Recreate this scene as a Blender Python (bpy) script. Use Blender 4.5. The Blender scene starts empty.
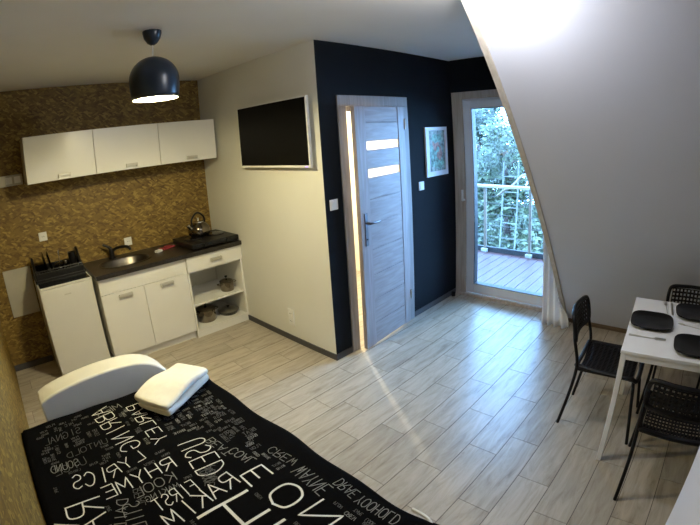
import bpy, bmesh, math, random
from mathutils import Vector, Matrix
R = math.radians
PI = math.pi
random.seed(7)
scene = bpy.context.scene
COL = scene.collection

# ------------------------------------------------------------------ camera
def make_camera():
    y, pi, r = R(43.4194), R(-11.0702), R(-4.0197)
    f = Vector((math.sin(y)*math.cos(pi), math.cos(y)*math.cos(pi), math.sin(pi)))
    ri = Vector((math.cos(y), -math.sin(y), 0)); up = ri.cross(f)
    r2 = math.cos(r)*ri + math.sin(r)*up
    u2 = -math.sin(r)*ri + math.cos(r)*up
    c = bpy.data.cameras.new('camera'); o = bpy.data.objects.new('camera', c); COL.objects.link(o)
    M = Matrix((r2, u2, -f)).transposed().to_4x4(); M.translation = (0, 0, 1.8374)
    o.matrix_world = M
    # wide-angle action-camera lens with mild barrel distortion: r = f (t + k t^3)
    c.type = 'PANO'; c.sensor_width = 36; c.sensor_fit = 'HORIZONTAL'
    c.panorama_type = 'FISHEYE_LENS_POLYNOMIAL'; c.fisheye_fov = R(180)
    fpx, k = 434.5546, 0.02832
    n = 60; A = [[0.0]*5 for _ in range(4)]
    for i in range(1, n+1):
        t = 1.1*i/n; rr = fpx*(t+k*t**3)*36/700; b = [rr, rr**2, rr**3, rr**4]
        s = [1, 30, 900, 27000]; b = [b[j]/s[j] for j in range(4)]
        for a in range(4):
            for d in range(4): A[a][d] += b[a]*b[d]
            A[a][4] += b[a]*t
    for a in range(4):
        p = max(range(a, 4), key=lambda z: abs(A[z][a])); A[a], A[p] = A[p], A[a]
        for z in range(4):
            if z != a:
                m = A[z][a]/A[a][a]
                for d in range(a, 5): A[z][d] -= m*A[a][d]
    co = [A[a][4]/A[a][a]/[1, 30, 900, 27000][a] for a in range(4)]
    c.fisheye_polynomial_k0 = 0
    c.fisheye_polynomial_k1, c.fisheye_polynomial_k2, c.fisheye_polynomial_k3, c.fisheye_polynomial_k4 = [-v for v in co]
    c.shift_x = 14.305/700; c.shift_y = -43.516/525
    c.clip_start = 0.01
    scene.camera = o
make_camera()

# ------------------------------------------------------------------ world, light, exposure
scene.view_settings.view_transform = 'Standard'
scene.view_settings.look = 'None'
scene.view_settings.exposure = 0.28
scene.view_settings.gamma = 1.0
scene.view_settings.use_curve_mapping = False
w = bpy.data.worlds.new('sky'); scene.world = w; w.use_nodes = True
bg = w.node_tree.nodes['Background']
bg.inputs['Color'].default_value = (0.25, 0.52, 1.0, 1); bg.inputs['Strength'].default_value = 22.0

def point_light(name, loc, power, col, size=0.05):
    l = bpy.data.lights.new(name, 'POINT'); l.energy = power; l.color = col; l.shadow_soft_size = size
    o = bpy.data.objects.new(name, l); o.location = loc; COL.objects.link(o); return o
LAMP1 = (0.965, 2.49, 2.20)
LAMP2 = (1.69, 0.84, 2.42)
point_light('kitchen_lamp_light', (LAMP1[0], LAMP1[1], 2.20), 90, (1.0, 0.87, 0.47), 0.06)
point_light('ceiling_lamp_light', LAMP2, 19, (0.97, 0.97, 1.0), 0.06)
point_light('bathroom_light', (3.10, 3.38, 1.75), 105, (1.0, 0.88, 0.66), 0.012)

# ------------------------------------------------------------------ materials
def mat(name, col, rough=0.5, metal=0.0, var=0.0, scale=8.0, bump=0.0, bscale=60.0, emit=None, estr=0.0, spec=0.5, trans=0.0, alpha=None, stretch=None):
    m = bpy.data.materials.new(name); m.use_nodes = True
    nt = m.node_tree; b = nt.nodes['Principled BSDF']
    b.inputs['Base Color'].default_value = (*col, 1); b.inputs['Roughness'].default_value = rough
    b.inputs['Metallic'].default_value = metal; b.inputs['Specular IOR Level'].default_value = spec
    if trans: b.inputs['Transmission Weight'].default_value = trans
    if emit: b.inputs['Emission Color'].default_value = (*emit, 1); b.inputs['Emission Strength'].default_value = estr
    tc = nt.nodes.new('ShaderNodeTexCoord'); mp = nt.nodes.new('ShaderNodeMapping')
    nt.links.new(tc.outputs['Object'], mp.inputs['Vector'])
    if stretch: mp.inputs['Scale'].default_value = stretch
    if var > 0:
        n = nt.nodes.new('ShaderNodeTexNoise'); n.inputs['Scale'].default_value = scale; n.inputs['Detail'].default_value = 6
        nt.links.new(mp.outputs[0], n.inputs['Vector'])
        cr = nt.nodes.new('ShaderNodeValToRGB')
        cr.color_ramp.elements[0].position = 0.3; cr.color_ramp.elements[1].position = 0.7
        cr.color_ramp.elements[0].color = (*[max(0, c*(1-var)) for c in col], 1)
        cr.color_ramp.elements[1].color = (*[min(1, c*(1+var)) for c in col], 1)
        nt.links.new(n.outputs['Fac'], cr.inputs['Fac']); nt.links.new(cr.outputs['Color'], b.inputs['Base Color'])
    if bump > 0:
        n2 = nt.nodes.new('ShaderNodeTexNoise'); n2.inputs['Scale'].default_value = bscale; n2.inputs['Detail'].default_value = 4
        nt.links.new(mp.outputs[0], n2.inputs['Vector'])
        bp = nt.nodes.new('ShaderNodeBump'); bp.inputs['Strength'].default_value = bump; bp.inputs['Distance'].default_value = 0.005
        nt.links.new(n2.outputs['Fac'], bp.inputs['Height']); nt.links.new(bp.outputs['Normal'], b.inputs['Normal'])
    return m

def osb_mat(name, axes, k=1.0):
    """strand board: three layers of long flakes turned different ways; axes picks the two in-plane coordinates"""
    m = bpy.data.materials.new(name); m.use_nodes = True; nt = m.node_tree; N = nt.nodes; L = nt.links
    b = N['Principled BSDF']; b.inputs['Roughness'].default_value = 0.6
    tc = N.new('ShaderNodeTexCoord'); sp = N.new('ShaderNodeSeparateXYZ'); L.new(tc.outputs['Object'], sp.inputs[0])
    cb = N.new('ShaderNodeCombineXYZ'); L.new(sp.outputs[axes[0]], cb.inputs[0]); L.new(sp.outputs[axes[1]], cb.inputs[1])
    nz = N.new('ShaderNodeTexNoise'); nz.inputs['Scale'].default_value = 9; nz.inputs['Detail'].default_value = 3; L.new(cb.outputs[0], nz.inputs['Vector'])
    nm = N.new('ShaderNodeVectorMath'); nm.operation = 'SCALE'; nm.inputs['Scale'].default_value = 0.035; L.new(nz.outputs['Color'], nm.inputs[0])
    na = N.new('ShaderNodeVectorMath'); na.operation = 'ADD'; L.new(cb.outputs[0], na.inputs[0]); L.new(nm.outputs[0], na.inputs[1]); cb = na
    cols = []
    for i, (ang, sx, sy) in enumerate([(5, 20, 62), (-24, 22, 70), (33, 24, 66)]):
        mp = N.new('ShaderNodeMapping'); mp.inputs['Rotation'].default_value = (0, 0, R(ang)); mp.inputs['Location'].default_value = (i*3.1, i*1.7, 0)
        L.new(cb.outputs[0], mp.inputs['Vector'])
        ms = N.new('ShaderNodeMapping'); ms.inputs['Scale'].default_value = (sx, sy, 1); L.new(mp.outputs[0], ms.inputs['Vector'])
        v = N.new('ShaderNodeTexVoronoi'); v.voronoi_dimensions = '2D'; v.inputs['Scale'].default_value = 1; v.inputs['Randomness'].default_value = 1
        L.new(ms.outputs[0], v.inputs['Vector'])
        cr = N.new('ShaderNodeValToRGB'); e = cr.color_ramp
        e.elements[0].position = 0.0; e.elements[0].color = (0.19*k, 0.102*k, 0.016*k, 1)
        e.elements[1].position = 1.0; e.elements[1].color = (0.62*k, 0.43*k, 0.10*k, 1)
        a = e.elements.new(0.35); a.color = (0.30*k, 0.185*k, 0.034*k, 1)
        a = e.elements.new(0.7); a.color = (0.38*k, 0.24*k, 0.046*k, 1)
        sc = N.new('ShaderNodeSeparateColor'); L.new(v.outputs['Color'], sc.inputs[0]); L.new(sc.outputs[0], cr.inputs['Fac'])
        cols.append((cr, sc))
    m1 = N.new('ShaderNodeMix'); m1.data_type = 'RGBA'; m2 = N.new('ShaderNodeMix'); m2.data_type = 'RGBA'
    t1 = N.new('ShaderNodeMath'); t1.operation = 'GREATER_THAN'; t1.inputs[1].default_value = 0.52; L.new(cols[1][1].outputs[1], t1.inputs[0])
    t2 = N.new('ShaderNodeMath'); t2.operation = 'GREATER_THAN'; t2.inputs[1].default_value = 0.6; L.new(cols[2][1].outputs[1], t2.inputs[0])
    L.new(t1.outputs[0], m1.inputs[0]); L.new(cols[0][0].outputs[0], m1.inputs[6]); L.new(cols[1][0].outputs[0], m1.inputs[7])
    L.new(t2.outputs[0], m2.inputs[0]); L.new(m1.outputs[2], m2.inputs[6]); L.new(cols[2][0].outputs[0], m2.inputs[7])
    L.new(m2.outputs[2], b.inputs['Base Color'])
    return m

def tile_mat():
    m = bpy.data.materials.new('wood_look_tile'); m.use_nodes = True; nt = m.node_tree; N = nt.nodes; L = nt.links
    b = N['Principled BSDF']; b.inputs['Roughness'].default_value = 0.33; b.inputs['Specular IOR Level'].default_value = 0.5
    g = N.new('ShaderNodeNewGeometry'); tc = N.new('ShaderNodeTexCoord')
    off = N.new('ShaderNodeVectorMath'); off.operation = 'SCALE'; cbv = N.new('ShaderNodeCombineXYZ')
    for i in range(3): L.new(g.outputs['Random Per Island'], cbv.inputs[i])
    L.new(cbv.outputs[0], off.inputs[0]); off.inputs['Scale'].default_value = 37
    ad = N.new('ShaderNodeVectorMath'); ad.operation = 'ADD'; L.new(tc.outputs['Object'], ad.inputs[0]); L.new(off.outputs[0], ad.inputs[1])
    mp = N.new('ShaderNodeMapping'); mp.inputs['Scale'].default_value = (2.4, 14, 1); L.new(ad.outputs[0], mp.inputs['Vector'])
    n = N.new('ShaderNodeTexNoise'); n.inputs['Scale'].default_value = 1.6; n.inputs['Detail'].default_value = 8; n.inputs['Roughness'].default_value = 0.65; n.inputs['Distortion'].default_value = 0.6
    L.new(mp.outputs[0], n.inputs['Vector'])
    cr = N.new('ShaderNodeValToRGB'); e = cr.color_ramp
    e.elements[0].position = 0.28; e.elements[0].color = (0.255, 0.215, 0.155, 1)
    e.elements[1].position = 0.72; e.elements[1].color = (0.53, 0.475, 0.385, 1)
    a = e.elements.new(0.42); a.color = (0.385, 0.335, 0.26, 1)
    a = e.elements.new(0.55); a.color = (0.455, 0.405, 0.322, 1)
    L.new(n.outputs['Fac'], cr.inputs['Fac'])
    mr = N.new('ShaderNodeMapRange'); mr.inputs['To Min'].default_value = 0.90; mr.inputs['To Max'].default_value = 1.08
    L.new(g.outputs['Random Per Island'], mr.inputs['Value'])
    mu = N.new('ShaderNodeVectorMath'); mu.operation = 'SCALE'; L.new(cr.outputs['Color'], mu.inputs[0]); L.new(mr.outputs[0], mu.inputs['Scale'])
    L.new(mu.outputs[0], b.inputs['Base Color'])
    bp = N.new('ShaderNodeBump'); bp.inputs['Strength'].default_value = 0.25; bp.inputs['Distance'].default_value = 0.002
    L.new(n.outputs['Fac'], bp.inputs['Height']); L.new(bp.outputs['Normal'], b.inputs['Normal'])
    return m

def wood_mat(name, c0, c1, stretch, rough=0.5, scale=1.5):
    m = bpy.data.materials.new(name); m.use_nodes = True; nt = m.node_tree; N = nt.nodes; L = nt.links
    b = N['Principled BSDF']; b.inputs['Roughness'].default_value = rough
    tc = N.new('ShaderNodeTexCoord'); mp = N.new('ShaderNodeMapping'); mp.inputs['Scale'].default_value = stretch; L.new(tc.outputs['Object'], mp.inputs['Vector'])
    n = N.new('ShaderNodeTexNoise'); n.inputs['Scale'].default_value = scale; n.inputs['Detail'].default_value = 7; n.inputs['Distortion'].default_value = 0.4
    L.new(mp.outputs[0], n.inputs['Vector']); cr = N.new('ShaderNodeValToRGB')
    cr.color_ramp.elements[0].position = 0.35; cr.color_ramp.elements[0].color = (*c0, 1)
    cr.color_ramp.elements[1].position = 0.65; cr.color_ramp.elements[1].color = (*c1, 1)
    L.new(n.outputs['Fac'], cr.inputs['Fac']); L.new(cr.outputs['Color'], b.inputs['Base Color'])
    return m

def leaf_mat(name, c0, c1):
    m = bpy.data.materials.new(name); m.use_nodes = True; nt = m.node_tree; N = nt.nodes; L = nt.links
    b = N['Principled BSDF']; b.inputs['Roughness'].default_value = 0.5
    g = N.new('ShaderNodeNewGeometry'); cr = N.new('ShaderNodeValToRGB')
    cr.color_ramp.elements[0].color = (*c0, 1); cr.color_ramp.elements[1].color = (*c1, 1)
    L.new(g.outputs['Random Per Island'], cr.inputs['Fac']); L.new(cr.outputs['Color'], b.inputs['Base Color'])
    return m

M = {}
M['cream'] = mat('cream_wall_paint', (0.75, 0.745, 0.69), 0.75, var=0.02, scale=2, bump=0.1, bscale=150)
M['slope'] = mat('white_wall_paint', (0.64, 0.665, 0.76), 0.75, var=0.02, scale=2, bump=0.08, bscale=150)
M['ceil'] = mat('ceiling_paint', (0.84, 0.83, 0.80), 0.8, var=0.02, scale=2)
M['dark'] = mat('dark_blue_wall_paint', (0.008, 0.011, 0.015), 0.8, spec=0.12, var=0.1, scale=3, bump=0.05, bscale=150)
M['osb_k'] = osb_mat('strand_board_kitchen', (0, 2), 0.56)
M['osb_l'] = osb_mat('strand_board_side', (1, 2), 0.60)
M['tile'] = tile_mat()
M['grout'] = mat('grout', (0.12, 0.10, 0.085), 0.9, var=0.1)
M['skirt'] = mat('grey_skirting', (0.06, 0.058, 0.06), 0.5, var=0.1)
M['skirt_w'] = wood_mat('brown_skirting', (0.16, 0.11, 0.07), (0.25, 0.18, 0.12), (2, 2, 20))
M['white'] = mat('white_lacquer', (0.80, 0.79, 0.74), 0.28, var=0.015, scale=3)
M['fridge'] = mat('white_enamel', (0.72, 0.71, 0.66), 0.35, var=0.02, scale=4)
M['plast'] = mat('white_plastic', (0.78, 0.78, 0.76), 0.35, var=0.02)
M['black'] = mat('black_plastic', (0.006, 0.006, 0.007), 0.35, var=0.2, spec=0.3)
M['blackgloss'] = mat('black_gloss', (0.008, 0.008, 0.010), 0.08, var=0.2)
M['chairblack'] = mat('black_chair_plastic', (0.004, 0.004, 0.006), 0.45, var=0.2, spec=0.25)
M['worktop'] = mat('dark_worktop', (0.022, 0.018, 0.015), 0.3, var=0.5, scale=40, bump=0.05)
M['steel'] = mat('brushed_steel', (0.55, 0.54, 0.50), 0.28, 1.0, var=0.08, scale=20)
M['chrome'] = mat('chrome', (0.70, 0.68, 0.64), 0.14, 1.0, var=0.03)
M['dsteel'] = mat('dark_door_steel', (0.16, 0.16, 0.18), 0.35, 0.9, var=0.1)
M['pot'] = mat('dark_polished_steel', (0.22, 0.19, 0.15), 0.12, 1.0, var=0.3, scale=12)
M['sinkm'] = mat('dark_sink_steel', (0.10, 0.09, 0.08), 0.3, 0.9, var=0.2)
M['handle'] = mat('satin_nickel', (0.58, 0.56, 0.50), 0.4, 0.4, var=0.05)
M['screen'] = mat('tv_screen', (0.003, 0.003, 0.003), 0.4, var=0.1, spec=0.1)
M['doorw'] = wood_mat('grey_door_wood', (0.29, 0.245, 0.235), (0.38, 0.33, 0.32), (3, 3, 26), 0.45)
M['doorv'] = wood_mat('grey_door_wood_upright', (0.30, 0.255, 0.245), (0.39, 0.34, 0.33), (26, 3, 2), 0.45)
M['casing'] = wood_mat('grey_casing_wood', (0.25, 0.235, 0.23), (0.34, 0.32, 0.31), (26, 26, 2), 0.5)
M['beige'] = wood_mat('beige_timber', (0.42, 0.35, 0.28), (0.54, 0.47, 0.39), (20, 20, 2), 0.55)
M['lath'] = wood_mat('pale_lath', (0.50, 0.45, 0.38), (0.60, 0.55, 0.48), (20, 20, 2), 0.6)
M['pvc'] = mat('white_door_frame', (0.74, 0.76, 0.80), 0.35, var=0.02)
M['glassf'] = mat('frosted_glass', (0.95, 0.93, 0.85), 0.35, var=0.01, trans=0.9, emit=(1, 0.97, 0.9), estr=0.0)
def glass_mat():
    m = bpy.data.materials.new('clear_glass'); m.use_nodes = True; nt = m.node_tree; nt.nodes.clear()
    o = nt.nodes.new('ShaderNodeOutputMaterial'); t = nt.nodes.new('ShaderNodeBsdfTransparent'); g = nt.nodes.new('ShaderNodeBsdfGlossy')
    t.inputs[0].default_value = (0.93, 0.97, 0.97, 1); g.inputs['Roughness'].default_value = 0.02
    mx = nt.nodes.new('ShaderNodeMixShader'); fr = nt.nodes.new('ShaderNodeFresnel'); fr.inputs['IOR'].default_value = 1.35
    nt.links.new(fr.outputs[0], mx.inputs[0]); nt.links.new(t.outputs[0], mx.inputs[1]); nt.links.new(g.outputs[0], mx.inputs[2]); nt.links.new(mx.outputs[0], o.inputs[0])
    return m
M['glass'] = glass_mat()
M['pale'] = mat('pale_board', (0.46, 0.44, 0.37), 0.5, var=0.10, scale=5)
M['leather'] = mat('white_faux_leather', (0.72, 0.70, 0.62), 0.42, var=0.03, scale=6, bump=0.1, bscale=200)
M['spread'] = mat('black_cotton', (0.003, 0.003, 0.0035), 0.9, var=0.3, scale=200, spec=0.03)
M['print'] = mat('white_print', (0.72, 0.72, 0.68), 0.8, var=0.06)
M['print2'] = mat('grey_print', (0.20, 0.20, 0.19), 0.8, var=0.1)
M['print3'] = mat('faint_print', (0.075, 0.075, 0.075), 0.8, var=0.1)
M['towel'] = mat('white_towel', (0.86, 0.84, 0.74), 0.95, var=0.04, scale=30, bump=0.8, bscale=260)
M['navy'] = mat('navy_lamp_metal', (0.012, 0.022, 0.040), 0.3, var=0.1)
M['inner'] = mat('white_lamp_inside', (0.9, 0.9, 0.88), 0.5, var=0.01)
M['bulb'] = mat('lit_bulb', (1, 1, 1), 0.5, var=0.01, emit=(1.0, 0.96, 0.85), estr=45)
M['opal'] = mat('lit_opal_glass', (1, 1, 1), 0.5, var=0.01, emit=(1.0, 0.96, 0.9), estr=6)
M['plate'] = mat('black_glass_plate', (0.003, 0.003, 0.004), 0.1, var=0.1, spec=0.3)
M['table'] = mat('white_table_top', (0.86, 0.88, 0.92), 0.25, var=0.01)
M['curtain'] = mat('white_curtain', (0.80, 0.82, 0.88), 0.85, var=0.04, bump=0.2, bscale=200)
M['red'] = mat('red_packet', (0.30, 0.015, 0.02), 0.5, var=0.2)
M['deck'] = wood_mat('deck_wood', (0.042, 0.014, 0.014), (0.080, 0.030, 0.028), (2, 20, 2), 0.42)
M['rail'] = mat('railing_timber', (0.26, 0.21, 0.16), 0.5, var=0.1)
M['railp'] = mat('railing_post_paint', (0.12, 0.085, 0.06), 0.5, var=0.1)
M['railg'] = mat('grey_railing_metal', (0.10, 0.10, 0.09), 0.5, 0.3, var=0.1)
M['railg2'] = mat('railing_foot_metal', (0.30, 0.30, 0.28), 0.5, var=0.1)
M['railb'] = mat('dark_railing_beam', (0.012, 0.013, 0.016), 0.5, var=0.1)
M['bark'] = mat('bark', (0.07, 0.05, 0.04), 0.9, var=0.3, scale=10)
M['leafA'] = leaf_mat('leaves_blue_green', (0.016, 0.026, 0.012), (0.10, 0.115, 0.055))
M['leafB'] = leaf_mat('leaves_dark', (0.012, 0.018, 0.010), (0.05, 0.065, 0.035))
M['grass'] = mat('garden_ground', (0.02, 0.03, 0.012), 0.9, var=0.4, scale=2)
M['led'] = mat('blue_led', (0.2, 0.15, 1), 0.5, var=0.01, emit=(0.35, 0.2, 1.0), estr=3)
M['tilew'] = mat('bathroom_tile', (0.80, 0.75, 0.62), 0.3, var=0.05, scale=6)
M['art1'] = mat('art_green', (0.16, 0.34, 0.27), 0.5, var=0.8, scale=26)
M['art2'] = mat('art_red', (0.40, 0.20, 0.16), 0.5, var=0.5, scale=30)
M['art3'] = mat('art_pale', (0.24, 0.32, 0.29), 0.5, var=0.7, scale=22)
M['framew'] = mat('white_picture_frame', (0.68, 0.69, 0.72), 0.4, var=0.03)
M['canvas'] = mat('cloth_towel_red', (0.3, 0.03, 0.04), 0.9, var=0.2)

# ------------------------------------------------------------------ helpers
def new_obj(name, bm, m, parent=None, bevel=0.0, smooth=False, seg=2, loc=None):
    me = bpy.data.meshes.new(name); bmesh.ops.recalc_face_normals(bm, faces=bm.faces[:]); bm.to_mesh(me); bm.free()
    ms = m if isinstance(m, (list, tuple)) else [m]
    for x in ms: me.materials.append(M[x] if isinstance(x, str) else x)
    if smooth:
        for p in me.polygons: p.use_smooth = True
    o = bpy.data.objects.new(name, me); COL.objects.link(o)
    if parent: o.parent = parent
    if loc: o.location = loc
    if bevel > 0:
        b = o.modifiers.new('bevel', 'BEVEL'); b.width = bevel; b.segments = seg; b.limit_method = 'ANGLE'; b.angle_limit = R(40)
    return o
def new_smooth(name, bm, m, parent=None, ang=40, **k):
    o = new_obj(name, bm, m, parent, smooth=True, **k)
    try: o.data.set_sharp_from_angle(angle=R(ang))
    except Exception: pass
    return o
def box(bm, x0, x1, y0, y1, z0, z1, mi=0):
    v = [bm.verts.new(p) for p in ((x0,y0,z0),(x1,y0,z0),(x1,y1,z0),(x0,y1,z0),(x0,y0,z1),(x1,y0,z1),(x1,y1,z1),(x0,y1,z1))]
    for f in ((0,3,2,1),(4,5,6,7),(0,1,5,4),(1,2,6,5),(2,3,7,6),(3,0,4,7)):
        bm.faces.new([v[i] for i in f]).material_index = mi
    return v
def bx(*a): bm = bmesh.new(); box(bm, *a); return bm
def prism(bm, pts, axis, a0, a1, mi=0):
    """extrude a 2D outline along an axis; pts are the other two coordinates in order"""
    def P(p, a):
        return {'x': (a, p[0], p[1]), 'y': (p[0], a, p[1]), 'z': (p[0], p[1], a)}[axis]
    A = [bm.verts.new(P(p, a0)) for p in pts]; B = [bm.verts.new(P(p, a1)) for p in pts]; n = len(pts)
    bm.faces.new(A).material_index = mi; bm.faces.new(B[::-1]).material_index = mi
    for i in range(n): bm.faces.new([A[i], B[i], B[(i+1) % n], A[(i+1) % n]]).material_index = mi
def lathe(bm, prof, n=32, c=(0,0,0), mi=0, cap0=False, cap1=False):
    rings = []
    for r, z in prof:
        rings.append([bm.verts.new((c[0]+r*math.cos(2*PI*i/n), c[1]+r*math.sin(2*PI*i/n), c[2]+z)) for i in range(n)])
    for a, b in zip(rings, rings[1:]):
        for i in range(n): bm.faces.new([a[i], a[(i+1) % n], b[(i+1) % n], b[i]]).material_index = mi
    if cap0: bm.faces.new(rings[0][::-1]).material_index = mi
    if cap1: bm.faces.new(rings[-1]).material_index = mi
def catmull(pts, sub=6, closed=False):
    pts = [Vector(p) for p in pts]; n = len(pts); out = []
    rng = n if closed else n-1
    for i in range(rng):
        p1, p2 = pts[i], pts[(i+1) % n]
        p0 = pts[(i-1) % n] if (closed or i > 0) else p1*2-p2
        p3 = pts[(i+2) % n] if (closed or i+2 < n) else p2*2-p1
        for k in range(sub):
            t = k/sub
            out.append(0.5*((2*p1)+(p2-p0)*t+(2*p0-5*p1+4*p2-p3)*t*t+(3*p1-p0-3*p2+p3)*t*t*t))
    if not closed: out.append(pts[-1])
    return out
def tube(bm, pts, r, n=10, closed=False, mi=0, flat=1.0):
    pts = [Vector(p) for p in pts]; m = len(pts); rings = []
    nrm = None
    for i in range(m):
        if closed: t = pts[(i+1) % m]-pts[(i-1) % m]
        else: t = pts[min(i+1, m-1)]-pts[max(i-1, 0)]
        t.normalize()
        if nrm is None:
            nrm = t.orthogonal().normalized()
        else:
            nrm = (nrm - t*nrm.dot(t)).normalized()
        b = t.cross(nrm)
        rr = r[i] if isinstance(r, (list, tuple)) else r
        rings.append([bm.verts.new(pts[i]+(nrm*math.cos(2*PI*k/n)+b*math.sin(2*PI*k/n)*flat)*rr) for k in range(n)])
    for i in range(m if closed else m-1):
        a, b = rings[i], rings[(i+1) % m]
        for k in range(n): bm.faces.new([a[k], a[(k+1) % n], b[(k+1) % n], b[k]]).material_index = mi
    if not closed:
        bm.faces.new(rings[0][::-1]).material_index = mi; bm.faces.new(rings[-1]).material_index = mi
def thing(name, label, cat, loc=(0,0,0), rz=0, group=None):
    o = bpy.data.objects.new(name, None); o.empty_display_size = 0.1; COL.objects.link(o)
    o.location = loc; o.rotation_euler = (0, 0, rz); o['label'] = label; o['category'] = cat
    if group: o['group'] = group
    return o
def tag(o, label, cat, group=None):
    o['label'] = label; o['category'] = cat
    if group: o['group'] = group
    return o
def struct(name, bm, m, **k):
    o = new_obj(name, bm, m, **k); o['kind'] = 'structure'; return o
def copy_tree(o, parent=None):
    c = o.copy(); COL.objects.link(c); c.parent = parent
    for ch in list(o.children): copy_tree(ch, c)
    return c

# ------------------------------------------------------------------ room shell
XL, YK, XC, YD, XT, H = -0.236, 4.314, 2.174, 2.400, 4.067, 2.5625
YB = -2.4                       # wall behind the camera
YE = 1.02                       # where the roof slope stops beside the terrace door
XS, SL = 3.945, 0.786          # slope: x = XS - SL*z
def sx(z): return XS-SL*z

# floor: wood-look tiles 62 x 19 cm laid on grout
bm = bmesh.new()
offs = {0:.37, 1:.573, 2:.245, 3:.045, 4:.37, 5:.088, 6:.51, 7:.29, 8:.537, 9:.423, 10:.234, 11:.59, 12:.37, 13:.057, 14:.316}
rng = random.Random(3)
for k in range(-14, 22):
    y0, y1 = 0.22+k*0.19, 0.22+(k+1)*0.19
    ya, yb = max(y0+.0022, YB), min(y1-.0022, YK)
    if yb-ya < 0.01: continue
    o_ = offs.get(k, rng.random()*.62)
    x = XL - 1.3 + ((o_-XL+1.3) % .62) - .62
    while x < XT:
        xa, xb = max(x+.0015, XL), min(x+.62-.0015, XT)
        if xb-xa > .01:
            v = [bm.verts.new(p) for p in ((xa,ya,0),(xb,ya,0),(xb,yb,0),(xa,yb,0))]; f = bm.faces.new(v)
            w_ = [bm.verts.new((p.co.x, p.co.y, -.003)) for p in v]
            for i in range(4): bm.faces.new([v[i], v[(i+1) % 4], w_[(i+1) % 4], w_[i]])
        x += .62
box(bm, XL-.1, XT+.12, YB-.1, YK+.1, -.12, -.002, 1)
struct('floor', bm, ['tile', 'grout'])
# ceiling (room, and the flat dormer ceiling over the terrace door)
bm = bmesh.new(); box(bm, XL-.1, sx(H)+.02, YB-.1, YK+.1, H, H+.1); box(bm, sx(H)+.02, XT+.12, YE, YK+.1, H, H+.1)
struct('ceiling', bm, 'ceil')
struct('wall_kitchen', bx(XL-.1, XT+.12, YK, YK+.1, 0, H), 'osb_k')
struct('wall_left', bx(XL-.1, XL, YB, YK, 0, H), 'osb_l')
struct('wall_back', bx(XL-.1, XT+.12, YB-.1, YB, 0, H), 'cream')
struct('wall_television', bx(XC, XC+.07, YD+.002, YK, 0, H), 'cream')
# dark wall with the bathroom door opening (2.40..3.21 x 0..2.10)
bm = bmesh.new()
box(bm, XC+.07, 2.41, YD, YD+.1, 0, H); box(bm, XC+.0005, XC+.07, YD, YD+.002, 0, H); box(bm, 3.20, XT, YD, YD+.1, 0, H); box(bm, 2.41, 3.20, YD, YD+.1, 2.10, H)
struct('wall_dark', bm, 'dark')
# terrace wall with door opening y 1.24..2.36 , z 0..2.20
bm = bmesh.new()
box(bm, XT, XT+.12, 2.34, YD+.1, 0, H); box(bm, XT, XT+.12, YB, 1.16, 0, H); box(bm, XT, XT+.12, 1.16, 2.34, 2.19, H)
struct('wall_terrace', bm, 'dark')
# dormer cheek behind the slope
bm = bmesh.new(); prism(bm, [(sx(0)+.11, 0), (XT, 0), (XT, H), (sx(H)+.11, H)], 'y', YE-.09, YE-.01)
struct('wall_dormer', bm, 'slope')
# sloped roof lining, 10 cm thick
bm = bmesh.new(); prism(bm, [(sx(0), 0), (sx(0)+.1, 0), (sx(H)+.1, H), (sx(H), H)], 'y', YB, YE)
struct('wall_slope', bm, 'slope')
# timber lath on the edge of the slope
bm = bmesh.new(); prism(bm, [(sx(0)-.012, 0), (sx(0)+.10, 0), (sx(H)+.10, H), (sx(H)-.012, H)], 'y', YE, YE+.04)
struct('trim_1', bm, 'lath', bevel=.003)
# partition end at the right, close to the camera
struct('wall_right', bx(.35, 1.35, -.31, -.194, 0, 2.56), 'slope', bevel=.004)
# bathroom inner lining
bm = bmesh.new()
box(bm, XC+.071, XC+.08, YD+.1, YK-.001, 0, H-.001); box(bm, XT-.01, XT-.001, YD+.1, YK-.001, 0, H-.001)
box(bm, XC+.08, XT-.01, YK-.01, YK-.001, 0, H-.001)
struct('wall_bathroom', bm, 'tilew')
# skirtings
struct('baseboard_television', bx(XC-.012, XC, YD-.012, 3.735, 0, .055), 'skirt', bevel=.002)
bm = bmesh.new(); box(bm, XC, 2.355, YD-.012, YD, 0, .055); box(bm, 3.26, XT, YD-.012, YD, 0, .055)
struct('baseboard_dark', bm, 'skirt', bevel=.002)
bm = bmesh.new(); prism(bm, [(sx(0)-.012, 0), (sx(0)+.03, 0), (sx(.06)+.02, .06), (sx(.06)-.012, .06)], 'y', YB, YE-.01)
struct('baseboard_slope', bm, 'skirt_w')
struct('baseboard_kitchen', bx(XL, .17, YK-.012, YK, 0, .06), 'skirt', bevel=.002)

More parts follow.
